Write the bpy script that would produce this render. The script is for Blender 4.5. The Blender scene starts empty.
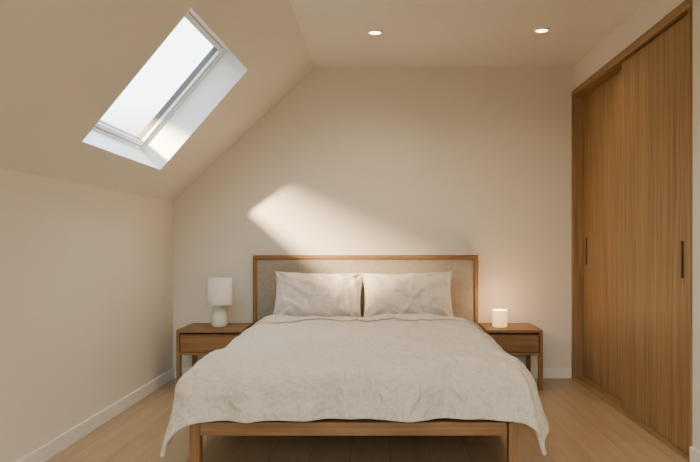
import bpy, bmesh, math
from mathutils import Vector, noise, Matrix
C = bpy.context
scene = C.scene
F = 662.0; CAMZ = 1.02; CAMD = 5.0

# ------------------------------------------------------------ materials
def new_mat(name):
    m = bpy.data.materials.new(name); m.use_nodes = True
    nt = m.node_tree
    return m, nt, nt.nodes["Principled BSDF"]

def plain(name, col, rough=0.6, bump=0.0, bscale=60, var=0.0, metal=0.0, spec=0.5):
    m, nt, b = new_mat(name)
    b.inputs["Base Color"].default_value = (*col, 1)
    b.inputs["Roughness"].default_value = rough
    b.inputs["Metallic"].default_value = metal
    b.inputs["Specular IOR Level"].default_value = spec
    tc = nt.nodes.new("ShaderNodeTexCoord")
    n = nt.nodes.new("ShaderNodeTexNoise"); n.inputs["Scale"].default_value = bscale
    n.inputs["Detail"].default_value = 6
    nt.links.new(tc.outputs["Object"], n.inputs["Vector"])
    if bump:
        bp = nt.nodes.new("ShaderNodeBump"); bp.inputs["Strength"].default_value = bump
        bp.inputs["Distance"].default_value = 0.01
        nt.links.new(n.outputs["Fac"], bp.inputs["Height"])
        nt.links.new(bp.outputs["Normal"], b.inputs["Normal"])
    if var:
        n2 = nt.nodes.new("ShaderNodeTexNoise"); n2.inputs["Scale"].default_value = 2.0
        n2.inputs["Detail"].default_value = 4
        nt.links.new(tc.outputs["Object"], n2.inputs["Vector"])
        r = nt.nodes.new("ShaderNodeValToRGB")
        r.color_ramp.elements[0].position = 0.3; r.color_ramp.elements[1].position = 0.7
        r.color_ramp.elements[0].color = (*[c*(1-var) for c in col], 1)
        r.color_ramp.elements[1].color = (*[min(1, c*(1+var)) for c in col], 1)
        nt.links.new(n2.outputs["Fac"], r.inputs["Fac"])
        nt.links.new(r.outputs["Color"], b.inputs["Base Color"])
    return m

def wood(name, c_dark, c_light, axis='Z', scale=1.0, rough=0.5):
    """oak with grain running along the axis"""
    m, nt, b = new_mat(name)
    L = nt.links
    tc = nt.nodes.new("ShaderNodeTexCoord")
    oi = nt.nodes.new("ShaderNodeObjectInfo")
    add = nt.nodes.new("ShaderNodeVectorMath"); add.operation = 'ADD'
    mul = nt.nodes.new("ShaderNodeMath"); mul.operation = 'MULTIPLY'; mul.inputs[1].default_value = 13.0
    L.new(oi.outputs["Random"], mul.inputs[0])
    L.new(tc.outputs["Object"], add.inputs[0]); L.new(mul.outputs[0], add.inputs[1])
    mp = nt.nodes.new("ShaderNodeMapping")
    s = {'X': (0.03, 1, 1), 'Y': (1, 0.03, 1), 'Z': (1, 1, 0.03)}[axis]
    mp.inputs["Scale"].default_value = [v*scale for v in s]
    L.new(add.outputs[0], mp.inputs["Vector"])
    n1 = nt.nodes.new("ShaderNodeTexNoise"); n1.inputs["Scale"].default_value = 26
    n1.inputs["Detail"].default_value = 5; n1.inputs["Distortion"].default_value = 0.3
    n2 = nt.nodes.new("ShaderNodeTexNoise"); n2.inputs["Scale"].default_value = 90
    n2.inputs["Detail"].default_value = 3
    L.new(mp.outputs[0], n1.inputs["Vector"]); L.new(mp.outputs[0], n2.inputs["Vector"])
    mx = nt.nodes.new("ShaderNodeMix"); mx.data_type = 'FLOAT'; mx.inputs[0].default_value = 0.5
    L.new(n1.outputs["Fac"], mx.inputs[2]); L.new(n2.outputs["Fac"], mx.inputs[3])
    r = nt.nodes.new("ShaderNodeValToRGB")
    r.color_ramp.elements[0].position = 0.36; r.color_ramp.elements[1].position = 0.62
    r.color_ramp.elements[0].color = (*c_dark, 1); r.color_ramp.elements[1].color = (*c_light, 1)
    L.new(mx.outputs[0], r.inputs["Fac"]); L.new(r.outputs["Color"], b.inputs["Base Color"])
    bp = nt.nodes.new("ShaderNodeBump"); bp.inputs["Strength"].default_value = 0.15
    bp.inputs["Distance"].default_value = 0.004
    L.new(n2.outputs["Fac"], bp.inputs["Height"]); L.new(bp.outputs["Normal"], b.inputs["Normal"])
    b.inputs["Roughness"].default_value = rough
    b.inputs["Specular IOR Level"].default_value = 0.3
    return m

def floor_mat():
    m, nt, b = new_mat("oak_floor"); L = nt.links
    tc = nt.nodes.new("ShaderNodeTexCoord")
    mp = nt.nodes.new("ShaderNodeMapping"); mp.inputs["Rotation"].default_value = (0, 0, math.pi/2)
    L.new(tc.outputs["Object"], mp.inputs["Vector"])
    br = nt.nodes.new("ShaderNodeTexBrick")
    br.inputs["Scale"].default_value = 1.0
    br.inputs["Brick Width"].default_value = 1.7; br.inputs["Row Height"].default_value = 0.19
    br.inputs["Mortar Size"].default_value = 0.002; br.inputs["Mortar Smooth"].default_value = 0.3
    br.inputs["Color1"].default_value = (0.40, 0.28, 0.155, 1)
    br.inputs["Color2"].default_value = (0.47, 0.34, 0.20, 1)
    br.inputs["Mortar"].default_value = (0.25, 0.165, 0.09, 1)
    L.new(mp.outputs[0], br.inputs["Vector"])
    mp2 = nt.nodes.new("ShaderNodeMapping"); mp2.inputs["Scale"].default_value = (1, 0.07, 1)
    L.new(tc.outputs["Object"], mp2.inputs["Vector"])
    n = nt.nodes.new("ShaderNodeTexNoise"); n.inputs["Scale"].default_value = 30; n.inputs["Detail"].default_value = 7
    L.new(mp2.outputs[0], n.inputs["Vector"])
    r = nt.nodes.new("ShaderNodeValToRGB")
    r.color_ramp.elements[0].position = 0.3; r.color_ramp.elements[1].position = 0.7
    r.color_ramp.elements[0].color = (0.86, 0.84, 0.82, 1); r.color_ramp.elements[1].color = (1.06, 1.06, 1.06, 1)
    L.new(n.outputs["Fac"], r.inputs["Fac"])
    mx = nt.nodes.new("ShaderNodeMix"); mx.data_type = 'RGBA'; mx.blend_type = 'MULTIPLY'; mx.inputs[0].default_value = 1
    L.new(br.outputs["Color"], mx.inputs[6]); L.new(r.outputs["Color"], mx.inputs[7])
    L.new(mx.outputs[2], b.inputs["Base Color"])
    b.inputs["Roughness"].default_value = 0.36
    b.inputs["Specular IOR Level"].default_value = 0.45
    return m

def linen(name, col, bump=0.5, weave=260, rough=0.95, contrast=0.12, crease=0.0):
    m, nt, b = new_mat(name); L = nt.links
    tc = nt.nodes.new("ShaderNodeTexCoord")
    outs = []
    for sc in ((1, 0.12, 1), (0.12, 1, 0.12)):
        mp = nt.nodes.new("ShaderNodeMapping"); mp.inputs["Scale"].default_value = sc
        L.new(tc.outputs["Object"], mp.inputs["Vector"])
        n = nt.nodes.new("ShaderNodeTexNoise"); n.inputs["Scale"].default_value = weave
        n.inputs["Detail"].default_value = 2
        L.new(mp.outputs[0], n.inputs["Vector"]); outs.append(n)
    ad = nt.nodes.new("ShaderNodeMath"); ad.operation = 'ADD'
    L.new(outs[0].outputs["Fac"], ad.inputs[0]); L.new(outs[1].outputs["Fac"], ad.inputs[1])
    n3 = nt.nodes.new("ShaderNodeTexNoise"); n3.inputs["Scale"].default_value = 30
    n3.inputs["Detail"].default_value = 4; n3.inputs["Distortion"].default_value = 0.6
    L.new(tc.outputs["Object"], n3.inputs["Vector"])
    b1 = nt.nodes.new("ShaderNodeBump"); b1.inputs["Strength"].default_value = bump; b1.inputs["Distance"].default_value = 0.010
    L.new(n3.outputs["Fac"], b1.inputs["Height"])
    last = b1
    if crease:
        # soft crumples along the zero lines of stretched noises
        for k, (rot, sc) in enumerate(((0.5, (5, 13, 8)), (-0.6, (12, 5, 8)), (1.3, (9, 20, 14)), (0.1, (24, 10, 20)))):
            mp = nt.nodes.new("ShaderNodeMapping"); mp.inputs["Scale"].default_value = sc
            mp.inputs["Rotation"].default_value = (0.2*k, 0, rot)
            L.new(tc.outputs["Object"], mp.inputs["Vector"])
            nn_ = nt.nodes.new("ShaderNodeTexNoise"); nn_.inputs["Scale"].default_value = 0.8
            nn_.inputs["Detail"].default_value = 1.5; nn_.inputs["Distortion"].default_value = 0.4
            L.new(mp.outputs[0], nn_.inputs["Vector"])
            sb = nt.nodes.new("ShaderNodeMath"); sb.operation = 'SUBTRACT'; sb.inputs[1].default_value = 0.5
            ab = nt.nodes.new("ShaderNodeMath"); ab.operation = 'ABSOLUTE'
            mr = nt.nodes.new("ShaderNodeMapRange"); mr.interpolation_type = 'SMOOTHSTEP'
            mr.inputs[1].default_value = 0.0; mr.inputs[2].default_value = 0.17
            mr.inputs[3].default_value = 1.0; mr.inputs[4].default_value = 0.0
            L.new(nn_.outputs["Fac"], sb.inputs[0]); L.new(sb.outputs[0], ab.inputs[0]); L.new(ab.outputs[0], mr.inputs[0])
            bb = nt.nodes.new("ShaderNodeBump"); bb.inputs["Strength"].default_value = crease; bb.inputs["Distance"].default_value = 0.009
            L.new(mr.outputs[0], bb.inputs["Height"]); L.new(last.outputs["Normal"], bb.inputs["Normal"])
            last = bb
    b2 = nt.nodes.new("ShaderNodeBump"); b2.inputs["Strength"].default_value = 0.5; b2.inputs["Distance"].default_value = 0.002
    L.new(ad.outputs[0], b2.inputs["Height"]); L.new(last.outputs["Normal"], b2.inputs["Normal"])
    L.new(b2.outputs["Normal"], b.inputs["Normal"])
    r = nt.nodes.new("ShaderNodeValToRGB")
    hf = nt.nodes.new("ShaderNodeMath"); hf.operation = 'MULTIPLY'; hf.inputs[1].default_value = 0.5
    L.new(ad.outputs[0], hf.inputs[0])
    r.color_ramp.elements[0].position = 0.38; r.color_ramp.elements[1].position = 0.62
    r.color_ramp.elements[0].color = (*[c*(1-contrast) for c in col], 1)
    r.color_ramp.elements[1].color = (*[min(1, c*(1+contrast*0.7)) for c in col], 1)
    L.new(hf.outputs[0], r.inputs["Fac"]); L.new(r.outputs["Color"], b.inputs["Base Color"])
    b.inputs["Roughness"].default_value = rough
    b.inputs["Specular IOR Level"].default_value = 0.15
    b.inputs["Sheen Weight"].default_value = 0.1
    return m

def emit(name, col, strength):
    m, nt, b = new_mat(name)
    b.inputs["Base Color"].default_value = (*col, 1)
    b.inputs["Emission Color"].default_value = (*col, 1)
    b.inputs["Emission Strength"].default_value = strength
    return m

M_wall = plain("wall_plaster", (0.80, 0.74, 0.63), 0.92, 0.05, 90, 0.015, spec=0.2)
M_ceil = plain("ceiling_plaster", (0.80, 0.76, 0.69), 0.92, 0.04, 90, 0.01, spec=0.2)
M_trim = plain("trim_paint", (0.86, 0.83, 0.75), 0.5)
M_white = plain("white_frame_paint", (0.88, 0.88, 0.87), 0.4)
M_gask = plain("dark_gasket", (0.12, 0.12, 0.12), 0.5)
M_black = plain("black_metal", (0.015, 0.013, 0.012), 0.4)
M_zinc = plain("zinc_sheet", (0.35, 0.36, 0.37), 0.5, metal=0.6)
OD, OL = (0.215, 0.122, 0.050), (0.37, 0.228, 0.103)
M_oakZ = wood("oak_grain_vertical", OD, OL, 'Z')
M_oakX = wood("oak_grain_horizontal", OD, OL, 'X')
M_oakY = wood("oak_grain_deep", OD, OL, 'Y')
BD, BL = (0.19, 0.096, 0.036), (0.325, 0.178, 0.074)
M_bedZ = wood("bed_oak_vertical", BD, BL, 'Z')
M_bedX = wood("bed_oak_horizontal", BD, BL, 'X')
M_bedY = wood("bed_oak_deep", BD, BL, 'Y')
M_dark = plain("dark_recess", (0.05, 0.025, 0.012), 0.8)
M_floor = floor_mat()
M_duvet = linen("linen_duvet", (0.74, 0.675, 0.57), 0.4, crease=0.34)
M_pillow = linen("linen_pillow", (0.79, 0.72, 0.62), 0.3, crease=0.2)
M_sheet = linen("linen_sheet", (0.75, 0.70, 0.62), 0.2)
M_head = linen("headboard_fabric", (0.36, 0.315, 0.245), 0.02, 420, 0.95, 0.14)
M_ceramic = plain("cream_ceramic", (0.82, 0.79, 0.73), 0.45, 0.1, 50)
M_shade = linen("lamp_shade_fabric", (0.82, 0.77, 0.69), 0.02, 300)

# ------------------------------------------------------------ helpers
def link(o, parent=None):
    C.collection.objects.link(o)
    if parent is not None:
        o.parent = parent
        o.matrix_parent_inverse = Matrix.Translation(parent.location).inverted()
    return o

def empty(name, loc):
    e = bpy.data.objects.new(name, None); e.location = loc; e.empty_display_size = 0.1
    C.collection.objects.link(e); return e

def mesh_obj(name, verts, faces, mat, parent=None, smooth=False, origin=None):
    me = bpy.data.meshes.new(name)
    o = Vector(origin) if origin is not None else Vector((0, 0, 0))
    me.from_pydata([Vector(v)-o for v in verts], [], faces)
    me.update()
    bm = bmesh.new(); bm.from_mesh(me); bmesh.ops.recalc_face_normals(bm, faces=bm.faces); bm.to_mesh(me); bm.free()
    if smooth:
        for p in me.polygons: p.use_smooth = True
    ob = bpy.data.objects.new(name, me); ob.location = o
    if mat: me.materials.append(mat)
    return link(ob, parent)

def box(name, x0, x1, y0, y1, z0, z1, mat, parent=None, bevel=0.0, seg=2):
    c = Vector(((x0+x1)/2, (y0+y1)/2, (z0+z1)/2))
    v = [(x, y, z) for x in (x0, x1) for y in (y0, y1) for z in (z0, z1)]
    f = [(0, 1, 3, 2), (4, 6, 7, 5), (0, 4, 5, 1), (2, 3, 7, 6), (0, 2, 6, 4), (1, 5, 7, 3)]
    ob = mesh_obj(name, v, f, mat, parent, origin=c)
    if bevel:
        b = ob.modifiers.new("bevel", 'BEVEL'); b.width = bevel; b.segments = seg
    return ob

def lathe(name, prof, loc, mat, parent=None, n=64):
    vs, fs = [], []
    for (r, z) in prof:
        for i in range(n):
            a = 2*math.pi*i/n
            vs.append((loc[0]+r*math.cos(a), loc[1]+r*math.sin(a), loc[2]+z))
    for j in range(len(prof)-1):
        for i in range(n):
            a = j*n+i; b = j*n+(i+1) % n
            fs.append((a, b, b+n, a+n))
    return mesh_obj(name, vs, fs, mat, parent, smooth=True, origin=loc)

def smoothsubs(ob, lv=1):
    s = ob.modifiers.new("sub", 'SUBSURF'); s.levels = lv; s.render_levels = lv

# ------------------------------------------------------------ room
XL, XR, ZC, ZK, XS = -1.586, 1.435, 2.35, 1.33, -0.514
YF = -6.6
box("floor", XL-0.1, XR+0.7, YF-0.1, 0.1, -0.1, 0.0, M_floor)
box("ceiling", XS, XR+0.7, YF, 0.1, ZC, ZC+0.15, M_ceil)
box("wall_left", XL-0.15, XL, YF, 0.1, 0.0, ZK, M_wall)
# gable (back) wall
def gable(name, y0, y1):
    pts = [(XL, 0), (XR+0.7, 0), (XR+0.7, ZC), (XS, ZC), (XL, ZK)]
    v = [(x, y0, z) for x, z in pts]+[(x, y1, z) for x, z in pts]
    n = 5
    f = [tuple(range(n)), tuple(range(n, 2*n))]+[(i, (i+1) % n, n+(i+1) % n, n+i) for i in range(n)]
    return mesh_obj(name, v, f, M_wall)
gable("wall_back", 0.0, 0.12)
# front wall (behind the camera) with an unglazed opening added for sky light
box("wall_front_left", XL, -1.35, YF-0.12, YF, 0, ZK, M_wall)
box("wall_front_right", 1.30, XR+0.7, YF-0.12, YF, 0, ZC, M_wall)
wf = empty("light_opening", (0, YF, 1.1))
for nm, a in (("stile_1", (-1.35, -1.29)), ("stile_2", (-0.05, 0.01)), ("stile_3", (1.24, 1.30))):
    box(nm, a[0], a[1], YF-0.08, YF-0.02, 0, ZC if a[0] > -1 else 1.55, M_white, wf)
box("sill_rail", -1.35, 1.3, YF-0.08, YF-0.02, 0.0, 0.06, M_white, wf)

# sloped ceiling
uu = Vector((0.7245, 0, 0.6893)); nn = Vector((-0.6893, 0, 0.7245))
UL = 1.4797
def S(u, y, t=0.0): return Vector((XL, y, ZK))+uu*u+nn*t
LF, UF, UN, LN = (0.222, -0.77), (1.068, -1.01), (1.038, -2.12), (0.236, -1.90)
def op(i, j):  # i: 0 low ->1 up ; j: 0 near ->1 far
    a = Vector(LN).lerp(Vector(LF), j); b = Vector(UN).lerp(Vector(UF), j)
    return a.lerp(b, i)
T0 = 0.20
v = []
for t in (0.0, T0):
    for (u, y) in ((0, YF), (0, 0.1), (UL, 0.1), (UL, YF)): v.append(S(u, y, t))
    for (i, j) in ((0, 0), (0, 1), (1, 1), (1, 0)):
        q = op(i, j); v.append(S(q[0], q[1], t))
f = []
for b0 in (0, 8):
    for k in range(4): f.append((b0+k, b0+(k+1) % 4, b0+4+(k+1) % 4, b0+4+k))
for k in range(4): f.append((k, (k+1) % 4, 8+(k+1) % 4, 8+k))
mesh_obj("ceiling_slope", v, f, M_ceil)
# reveal lining
sk = empty("window_1", S(0.64, -1.45, 0.2))
def ring(name, m0, m1, t0, t1, mat, parent):
    """frame ring between inset m0 and m1 (metres), from depth t0 to t1"""
    vs = []
    for t in (t0, t1):
        for m in (m0, m1):
            a = m/0.81; b = m/1.09
            for (i, j) in ((a, b), (a, 1-b), (1-a, 1-b), (1-a, b)):
                q = op(i, j); vs.append(S(q[0], q[1], t))
    fs = []
    for k in range(4):
        k2 = (k+1) % 4
        fs += [(k, k2, 4+k2, 4+k), (8+k, 8+k2, 12+k2, 12+k), (k, k2, 8+k2, 8+k), (4+k, 4+k2, 12+k2, 12+k)]
    return mesh_obj(name, vs, fs, mat, parent)
ring("reveal_lining", -0.001, 0.006, -0.001, T0, M_white, sk)
ring("outer_frame", -0.02, 0.020, T0-0.030, T0+0.03, M_white, sk)
ring("gasket", 0.020, 0.025, T0-0.010, T0+0.03, M_gask, sk)
ring("sash", 0.025, 0.050, T0-0.018, T0+0.03, M_white, sk)
ring("glazing_bead", 0.050, 0.053, T0-0.002, T0+0.03, M_gask, sk)
mg, nt, b = new_mat("window_glass")
nt.nodes.remove(b)
tr = nt.nodes.new("ShaderNodeBsdfTransparent"); gl = nt.nodes.new("ShaderNodeBsdfGlossy"); gl.inputs["Roughness"].default_value = 0.02
mx = nt.nodes.new("ShaderNodeMixShader"); mx.inputs[0].default_value = 0.04
nt.links.new(tr.outputs[0], mx.inputs[1]); nt.links.new(gl.outputs[0], mx.inputs[2])
nt.links.new(mx.outputs[0], nt.nodes["Material Output"].inputs["Surface"])
q = [op(*ij) for ij in ((0.06, 0.045), (0.06, 0.955), (0.94, 0.955), (0.94, 0.045))]
mesh_obj("glass_pane", [S(p[0], p[1], T0+0.02) for p in q], [(0, 1, 2, 3)], mg, sk)
# added board on posts outside the skylight, out of view, trimming the sunbeam
blocker = empty("sun_blocker", (-1.78, -2.1, 2.0))
box("blocker_board", -1.80, -1.786, -2.85, -1.4, 1.980, 2.75, M_zinc, blocker)
box("post_1", -1.80, -1.77, -2.88, -2.85, 1.40, 2.75, M_zinc, blocker)
box("post_2", -1.80, -1.77, -1.40, -1.37, 1.40, 2.75, M_zinc, blocker)

# right wall with the built-in wardrobe
DY0, DY1 = -0.02, -1.93
box("wall_right_header", XR, XR+0.7, DY1, 0.0, 2.165, ZC, M_wall)
box("wall_right", XR, XR+0.7, YF, DY1, 0, ZC, M_wall)
wd = empty("built_in_wardrobe", (XR, -1.0, 0))
box("head_frame", XR-0.012, XR+0.12, DY1+0.001, -0.001, 2.115, 2.164, M_oakY, wd, 0.002)
box("jamb_1", XR-0.012, XR+0.12, -0.045, -0.001, 0.001, 2.115, M_oakZ, wd, 0.002)
box("jamb_2", XR-0.012, XR+0.12, DY1+0.001, DY1+0.02, 0.001, 2.115, M_oakZ, wd, 0.002)
box("door_panel_1", XR+0.070, XR+0.100, -1.02, -0.047, 0.02, 2.112, M_oakZ, wd, 0.002)
box("door_panel_2", XR+0.006, XR+0.040, DY1+0.022, -1.0, 0.02, 2.105, M_oakZ, wd, 0.004)
box("floor_track", XR-0.01, XR+0.12, DY1+0.02, -0.045, 0.001, 0.018, M_oakY, wd)
box("carcass_back", XR+0.13, XR+0.16, DY1+0.002, -0.002, 0.001, 2.16, M_dark, wd)
box("handle_1", XR+0.065, XR+0.073, -0.115, -0.100, 0.86, 1.06, M_black, wd, 0.002)
box("handle_2", XR-0.001, XR+0.008, -1.825, -1.808, 0.85, 1.03, M_black, wd, 0.002)

# baseboards
box("baseboard_left", XL, XL+0.014, YF, -0.0, 0, 0.078, M_trim, None, 0.003)
box("baseboard_back", XL+0.014, XR-0.013, -0.014, 0, 0, 0.078, M_trim, None, 0.003)
box("baseboard_right", XR-0.014, XR, YF, DY1, 0, 0.078, M_trim, None, 0.003)

# downlights
M_bulb = emit("downlight_bulb", (1.0, 0.74, 0.45), 14)
def downlight(x, y, e):
    d = empty("recessed_downlight", (x, y, ZC))
    lathe("trim_ring", [(0.036, -0.001), (0.040, -0.010), (0.050, -0.008), (0.054, -0.0005)], (x, y, ZC), M_trim, d)
    lathe("lamp_disc", [(0.0005, -0.004), (0.037, -0.004)], (x, y, ZC), M_bulb, d)
    l = bpy.data.lights.new("downlight_beam", 'SPOT'); l.energy = e; l.color = (1, 0.80, 0.56)
    l.spot_size = math.radians(150); l.spot_blend = 1.0; l.shadow_soft_size = 0.05
    o = bpy.data.objects.new("downlight_beam", l); o.location = (x, y, ZC-0.03); link(o, d)
downlight(-0.05, -0.83, 34)
downlight(0.99, -0.87, 17)
downlight(-0.05, -3.0, 42); downlight(0.99, -3.0, 15)  # this pair is added above the view to brighten the room
downlight(-0.05, -5.0, 34); downlight(0.99, -5.0, 15)  # another unseen pair over the camera, added as room light

# ------------------------------------------------------------ bed
cx = -0.125
bed = empty("double_bed", (cx, -1.1, 0))
hx0, hx1, hz = -0.968, 0.708, 0.93
box("headboard_top_rail", hx0, hx1, -0.085, -0.03, hz-0.030, hz, M_bedX, bed, 0.004)
box("headboard_post_1", hx0, hx0+0.030, -0.085, -0.03, 0, hz-0.030, M_bedZ, bed, 0.004)
box("headboard_post_2", hx1-0.030, hx1, -0.085, -0.03, 0, hz-0.030, M_bedZ, bed, 0.004)
box("headboard_fabric_panel", hx0+0.030, hx1-0.030, -0.074, -0.035, 0.2, hz-0.030, M_head, bed, 0.006, 3)
box("side_rail_1", cx-0.69, cx-0.66, -2.17, -0.085, 0.205, 0.262, M_bedY, bed, 0.003)
box("side_rail_2", cx+0.66, cx+0.69, -2.17, -0.085, 0.205, 0.262, M_bedY, bed, 0.003)
box("foot_rail", cx-0.65, cx+0.65, -2.205, -2.165, 0.205, 0.262, M_bedX, bed, 0.004)
box("foot_leg_1", cx-0.692, cx-0.648, -2.21, -2.16, 0, 0.262, M_bedZ, bed, 0.004)
box("foot_leg_2", cx+0.655, cx+0.699, -2.21, -2.16, 0, 0.262, M_bedZ, bed, 0.004)
box("slat_base", cx-0.66, cx+0.66, -2.165, -0.09, 0.215, 0.25, M_bedY, bed)
box("mattress", cx-0.64, cx+0.64, -2.10, -0.095, 0.263, 0.445, M_sheet, bed, 0.06, 4)

def nz(x, y, z=0.0): return noise.noise(Vector((x, y, z)))
def ridg(x, y, z=0.0, k=2.6):
    a = min(1, abs(nz(x, y, z))*k)
    return 0.5+0.5*math.cos(math.pi*a)      # rounded crest, no sharp line
def wrinkle(x, y):
    wx = x+0.2*nz(x*1.5, y*1.5, 3.1); wy = y+0.2*nz(x*1.5, y*1.5, 7.7)
    h = 0.024*nz(wx*2.0, wy*2.0, 1)
    h += 0.014*ridg(wx*1.6+wy*2.2, wy*0.7-wx*0.5, 5, 2.8)
    h += 0.013*ridg(wx*2.4-wy*1.8, wy*0.8+wx*0.7, 19, 3.0)
    h += 0.014*ridg(wx*1.3+wy*5.5, wy*1.0-wx*1.8, 9, 2.9)*max(0, nz(x*1.3, y*1.3, 40)+0.4)
    h += 0.011*ridg(wx*7+wy*2, wy*2.6-wx*1.0, 4, 2.7)*max(0, nz(x*1.7, y*1.7, 50)+0.4)
    h += 0.002*nz(wx*20, wy*17, 2)
    return h

def drape(name, y_head, y_foot, Wh, Wf, ztop, side, foot, zoff, mat, thick, nu=260, nv=260, amp=1.0):
    """quilt lying on the mattress: rectangle of cloth folded over sides and foot."""
    r = 0.125
    L = abs(y_foot-y_head)
    vs, fs = [], []
    for j in range(nv+1):
        tv = j/nv; vv = tv*(L+foot)
        for i in range(nu+1):
            tu = i/nu*2-1
            k = min(vv/L, 1)
            W = Wh+(Wf-Wh)*k
            u = tu*(W+side)
            eu = max(0, abs(u)-W); ev = max(0, vv-L)
            sx = math.copysign(1, u)
            e = (eu**3+ev**3)**(1/3) if (eu > 0 and ev > 0) else max(eu, ev)
            e = math.hypot(eu, ev)*0.6+e*0.4
            bx = sx*min(abs(u), W); by = -min(vv, L)
            if e > 1e-6:
                dx, dy = sx*eu/math.hypot(eu, ev), -ev/math.hypot(eu, ev)
            else: dx = dy = 0
            q = r*math.pi/2
            if e < q: a = e/r; out = r*math.sin(a); dn = r*(1-math.cos(a))
            else:
                fl = 0.13+0.17*(tv**3 if eu > 0 else 0)
                out = r+(e-q)*fl; dn = r+(e-q)*math.sqrt(1-fl*fl)
            # hanging folds follow the distance along the hem, starting at the foot centre
            if e > 0:
                ang = math.atan2(eu, ev) if (eu > 0 or ev > 0) else 0
                s = bx+sx*((L+by)+0.25*ang)
                w = nz(s*4.2, 3.3)+0.7*nz(s*9, 8.3, e*2)
                hang = min(1, e/0.25)
                lim = 0.4 if (eu > 0 and vv < 0.5) else 1.0
                out += w*0.055*hang*amp*lim
                dn += 0.018*nz(s*2.3, 11)*hang
            x = bx+dx*out+0.018*min(1, vv/1.5); y = by+dy*out
            edge = 1-min(1, e/0.25)
            dome = 0.022*(1-(abs(tu))**2.5)
            z = ztop-dn+(wrinkle(u, y_head-vv)*amp)*(0.2+0.8*edge)+dome+zoff
            if e > 0.02:
                wn = wrinkle(u+5, vv+3)*0.8*amp*min(1, e/0.1); x += dx*wn; y += dy*wn
            vs.append((cx+x, y_head+y, z))
    for j in range(nv):
        for i in range(nu):
            a = j*(nu+1)+i; fs.append((a, a+1, a+nu+2, a+nu+1))
    o = mesh_obj(name, vs, fs, mat, bed, smooth=True, origin=(cx, -1.2, 0.4))
    s = o.modifiers.new("thick", 'SOLIDIFY'); s.thickness = thick; s.offset = -1
    smoothsubs(o, 1)
    return o
drape("duvet", -0.46, -2.09, 0.64, 0.655, 0.466, 0.335, 0.285, 0.0, M_duvet, 0.018)
drape("duvet_folded_edge", -0.45, -0.68, 0.645, 0.65, 0.466, 0.22, 0.0, 0.016, M_duvet, 0.012, 260, 40)

def pillow(name, x, y, z, w, h, t, tilt, roll, seed):
    n = 80
    vs, fs = [], []
    for side in (1, -1):
        for j in range(n+1):
            for i in range(n+1):
                a = math.sin((i/n-0.5)*math.pi); b = math.sin((j/n-0.5)*math.pi)
                pa = 1-abs(a)**2.2; pb = 1-abs(b)**2.2
                th = t/2*(max(0, pa)*max(0, pb))**0.55
                X = a*w/2*(1-0.06*(1-b*b)); Z = b*h/2*(1-0.09*(1-a*a))
                fade = min(1, th/0.04)
                wr = 0.014*nz(a*1.5+seed, b*1.3, side*2)+0.012*ridg(a*1.6+b*0.7+seed, b*1.0-a*0.5, side*3, 3.0)
                wr += 0.010*ridg(a*2.6+b+seed, b*1.4-a*0.9, side*5, 3.0)
                rr = math.hypot(1-abs(a), 1-abs(b))
                an = math.atan2(1-abs(b), 1-abs(a))
                wr += 0.015*math.sin(an*9+seed)*math.exp(-(rr/0.5)**2)
                th = max(0.004, th+wr*fade)
                Z -= 0.012*(1-b)*0.5*(1-a*a)
                vs.append((X, -side*th, Z))
    N = (n+1)**2
    for s in (0, 1):
        for j in range(n):
            for i in range(n):
                q = s*N+j*(n+1)+i; fs.append((q, q+1, q+n+2, q+n+1))
    bd = [i for i in range(n+1)]+[j*(n+1)+n for j in range(1, n+1)]+[n*(n+1)+i for i in range(n-1, -1, -1)]+[j*(n+1) for j in range(n-1, 0, -1)]
    for k in range(len(bd)):
        a, b2 = bd[k], bd[(k+1) % len(bd)]; fs.append((a, b2, N+b2, N+a))
    o = mesh_obj(name, vs, fs, M_pillow, None, smooth=True)
    o.location = (x, y, z); o.rotation_euler = (math.radians(-tilt), math.radians(roll), 0)
    smoothsubs(o, 1)
    return o
pillow("pillow", -0.466, -0.245, 0.632, 0.645, 0.375, 0.23, 22, 1.2, 1.3)
pillow("pillow", 0.178, -0.245, 0.632, 0.655, 0.375, 0.23, 22, -1.2, 6.1)

# ------------------------------------------------------------ nightstands
def nightstand(x0, x1):
    n = empty("nightstand", ((x0+x1)/2, -0.22, 0))
    yb, yf, zt = -0.022, -0.43, 0.42
    box("top_panel", x0, x1, yf, yb, zt-0.022, zt, M_bedX, n, 0.003)
    box("side_panel_1", x0, x0+0.022, yf, yb, 0.245, zt-0.022, M_bedY, n, 0.002)
    box("side_panel_2", x1-0.022, x1, yf, yb, 0.245, zt-0.022, M_bedY, n, 0.002)
    box("bottom_panel", x0+0.022, x1-0.022, yf+0.002, yb, 0.245, 0.262, M_bedX, n, 0.002)
    box("back_panel", x0+0.022, x1-0.022, yb-0.012, yb, 0.262, zt-0.022, M_bedX, n)
    box("drawer_front", x0+0.026, x1-0.026, yf+0.008, yf+0.026, 0.266, zt-0.034, M_bedX, n, 0.003)
    box("drawer_shadow_gap", x0+0.022, x1-0.022, yf+0.03, yf+0.034, 0.262, zt-0.022, M_dark, n)
    for k, (lx, ly) in enumerate(((x0, yf), (x1-0.03, yf), (x0, yb-0.03), (x1-0.03, yb-0.03))):
        box("leg_%d" % (k+1), lx, lx+0.03, ly, ly+0.03, 0, 0.245, M_bedZ, n, 0.003)
nightstand(-1.428, -0.972)
nightstand(0.715, 1.105)

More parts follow.
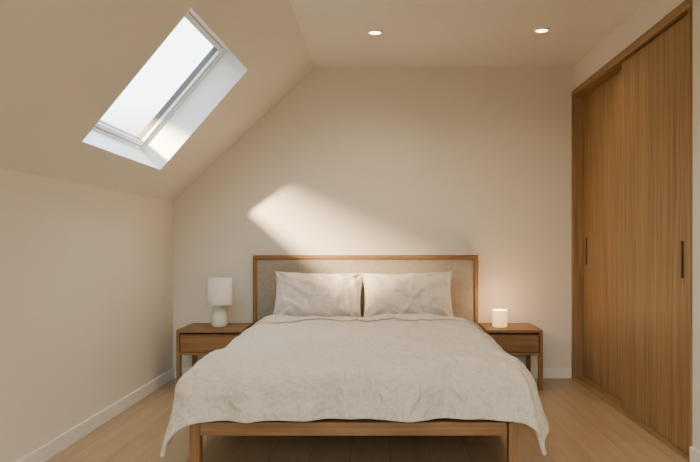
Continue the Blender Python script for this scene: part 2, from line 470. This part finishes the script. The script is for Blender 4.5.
# table lamp
lx, ly, lz = -1.178, -0.23, 0.42
lamp = empty("table_lamp", (lx, ly, lz))
lathe("ceramic_base", [(0.0005, 0), (0.050, 0.0), (0.056, 0.006), (0.059, 0.03), (0.058, 0.07), (0.053, 0.10),
                       (0.044, 0.122), (0.038, 0.135), (0.035, 0.142), (0.035, 0.150), (0.012, 0.152), (0.012, 0.20), (0.0005, 0.20)], (lx, ly, lz), M_ceramic, lamp)
lathe("shade", [(0.094, 0.158), (0.090, 0.349), (0.087, 0.349), (0.091, 0.159), (0.094, 0.158)], (lx, ly, lz), M_shade, lamp)
lathe("shade_diffuser", [(0.0005, 0.341), (0.088, 0.341)], (lx, ly, lz), M_shade, lamp)

# glowing candle lantern
kx, ky, kz = 0.838, -0.25, 0.42
can = empty("candle_holder", (kx, ky, kz))
m, nt, b = new_mat("glowing_frosted_glass")
b.inputs["Base Color"].default_value = (0.9, 0.8, 0.66, 1)
tc = nt.nodes.new("ShaderNodeTexCoord"); sp = nt.nodes.new("ShaderNodeSeparateXYZ")
nt.links.new(tc.outputs["Object"], sp.inputs[0])
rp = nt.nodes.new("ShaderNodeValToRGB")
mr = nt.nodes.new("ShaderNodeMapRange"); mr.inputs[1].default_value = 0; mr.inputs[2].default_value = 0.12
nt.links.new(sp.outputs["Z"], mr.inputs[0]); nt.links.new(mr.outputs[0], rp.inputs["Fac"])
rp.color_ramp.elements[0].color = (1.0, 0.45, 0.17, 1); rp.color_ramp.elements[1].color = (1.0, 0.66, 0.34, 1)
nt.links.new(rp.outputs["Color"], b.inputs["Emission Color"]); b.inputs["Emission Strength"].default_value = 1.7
lathe("glass_cup", [(0.0005, 0.0), (0.046, 0.0), (0.052, 0.005), (0.053, 0.118), (0.050, 0.121), (0.047, 0.118), (0.047, 0.09), (0.0005, 0.09)], (kx, ky, kz), m, can)
lathe("flame", [(0.0005, 0.094), (0.006, 0.102), (0.005, 0.112), (0.0005, 0.128)], (kx, ky, kz), emit("candle_flame", (1, 0.7, 0.35), 30), can)
l = bpy.data.lights.new("candle_light", 'POINT'); l.energy = 3.5; l.color = (1, 0.60, 0.29); l.shadow_soft_size = 0.03
o = bpy.data.objects.new("candle_light", l); o.location = (kx, ky, kz+0.16); link(o, can)

# ------------------------------------------------------------ spot lamp added close outside, standing in for the sun
l = bpy.data.lights.new("sunbeam_lamp", 'SPOT'); l.energy = 3100; l.color = (1, 0.75, 0.45)
l.spot_size = math.radians(120); l.spot_blend = 0.2; l.shadow_soft_size = 0.06
o = bpy.data.objects.new("sunbeam_lamp", l); o.location = (-2.17, -2.60, 2.20)
d = Vector((-1.2, -1.4, 1.6))-o.location
o.rotation_euler = d.to_track_quat('-Z', 'Y').to_euler(); link(o)

# world: bright pale sky overhead, dimmer warm horizon, brown ground below
w = bpy.data.worlds.new("sky"); scene.world = w; w.use_nodes = True
nt = w.node_tree; bg = nt.nodes["Background"]
tc = nt.nodes.new("ShaderNodeTexCoord"); sp = nt.nodes.new("ShaderNodeSeparateXYZ")
nt.links.new(tc.outputs["Generated"], sp.inputs[0])
ma = nt.nodes.new("ShaderNodeMath"); ma.operation = 'MULTIPLY_ADD'; ma.inputs[1].default_value = 0.5; ma.inputs[2].default_value = 0.5
nt.links.new(sp.outputs["Z"], ma.inputs[0])
rp = nt.nodes.new("ShaderNodeValToRGB")
rp.color_ramp.elements[0].position = 0.46; rp.color_ramp.elements[0].color = (0.07, 0.052, 0.033, 1)
rp.color_ramp.elements[1].position = 0.60; rp.color_ramp.elements[1].color = (0.86, 0.95, 1.0, 1)
e = rp.color_ramp.elements.new(0.52); e.color = (0.19, 0.16, 0.115, 1)
e = rp.color_ramp.elements.new(0.56); e.color = (0.26, 0.23, 0.18, 1)
e = rp.color_ramp.elements.new(0.70); e.color = (0.72, 0.87, 1.0, 1)
nt.links.new(ma.outputs[0], rp.inputs["Fac"]); nt.links.new(rp.outputs["Color"], bg.inputs["Color"])
bg.inputs["Strength"].default_value = 8.0

# camera
cam = bpy.data.cameras.new("camera"); co = bpy.data.objects.new("camera", cam); C.collection.objects.link(co)
co.location = (0, -CAMD, CAMZ); co.rotation_euler = (math.pi/2, 0, 0)
cam.sensor_width = 36; cam.lens = 36*F/700
cam.shift_x = -33/700; cam.shift_y = 12/700
cam.clip_start = 0.05
scene.camera = co
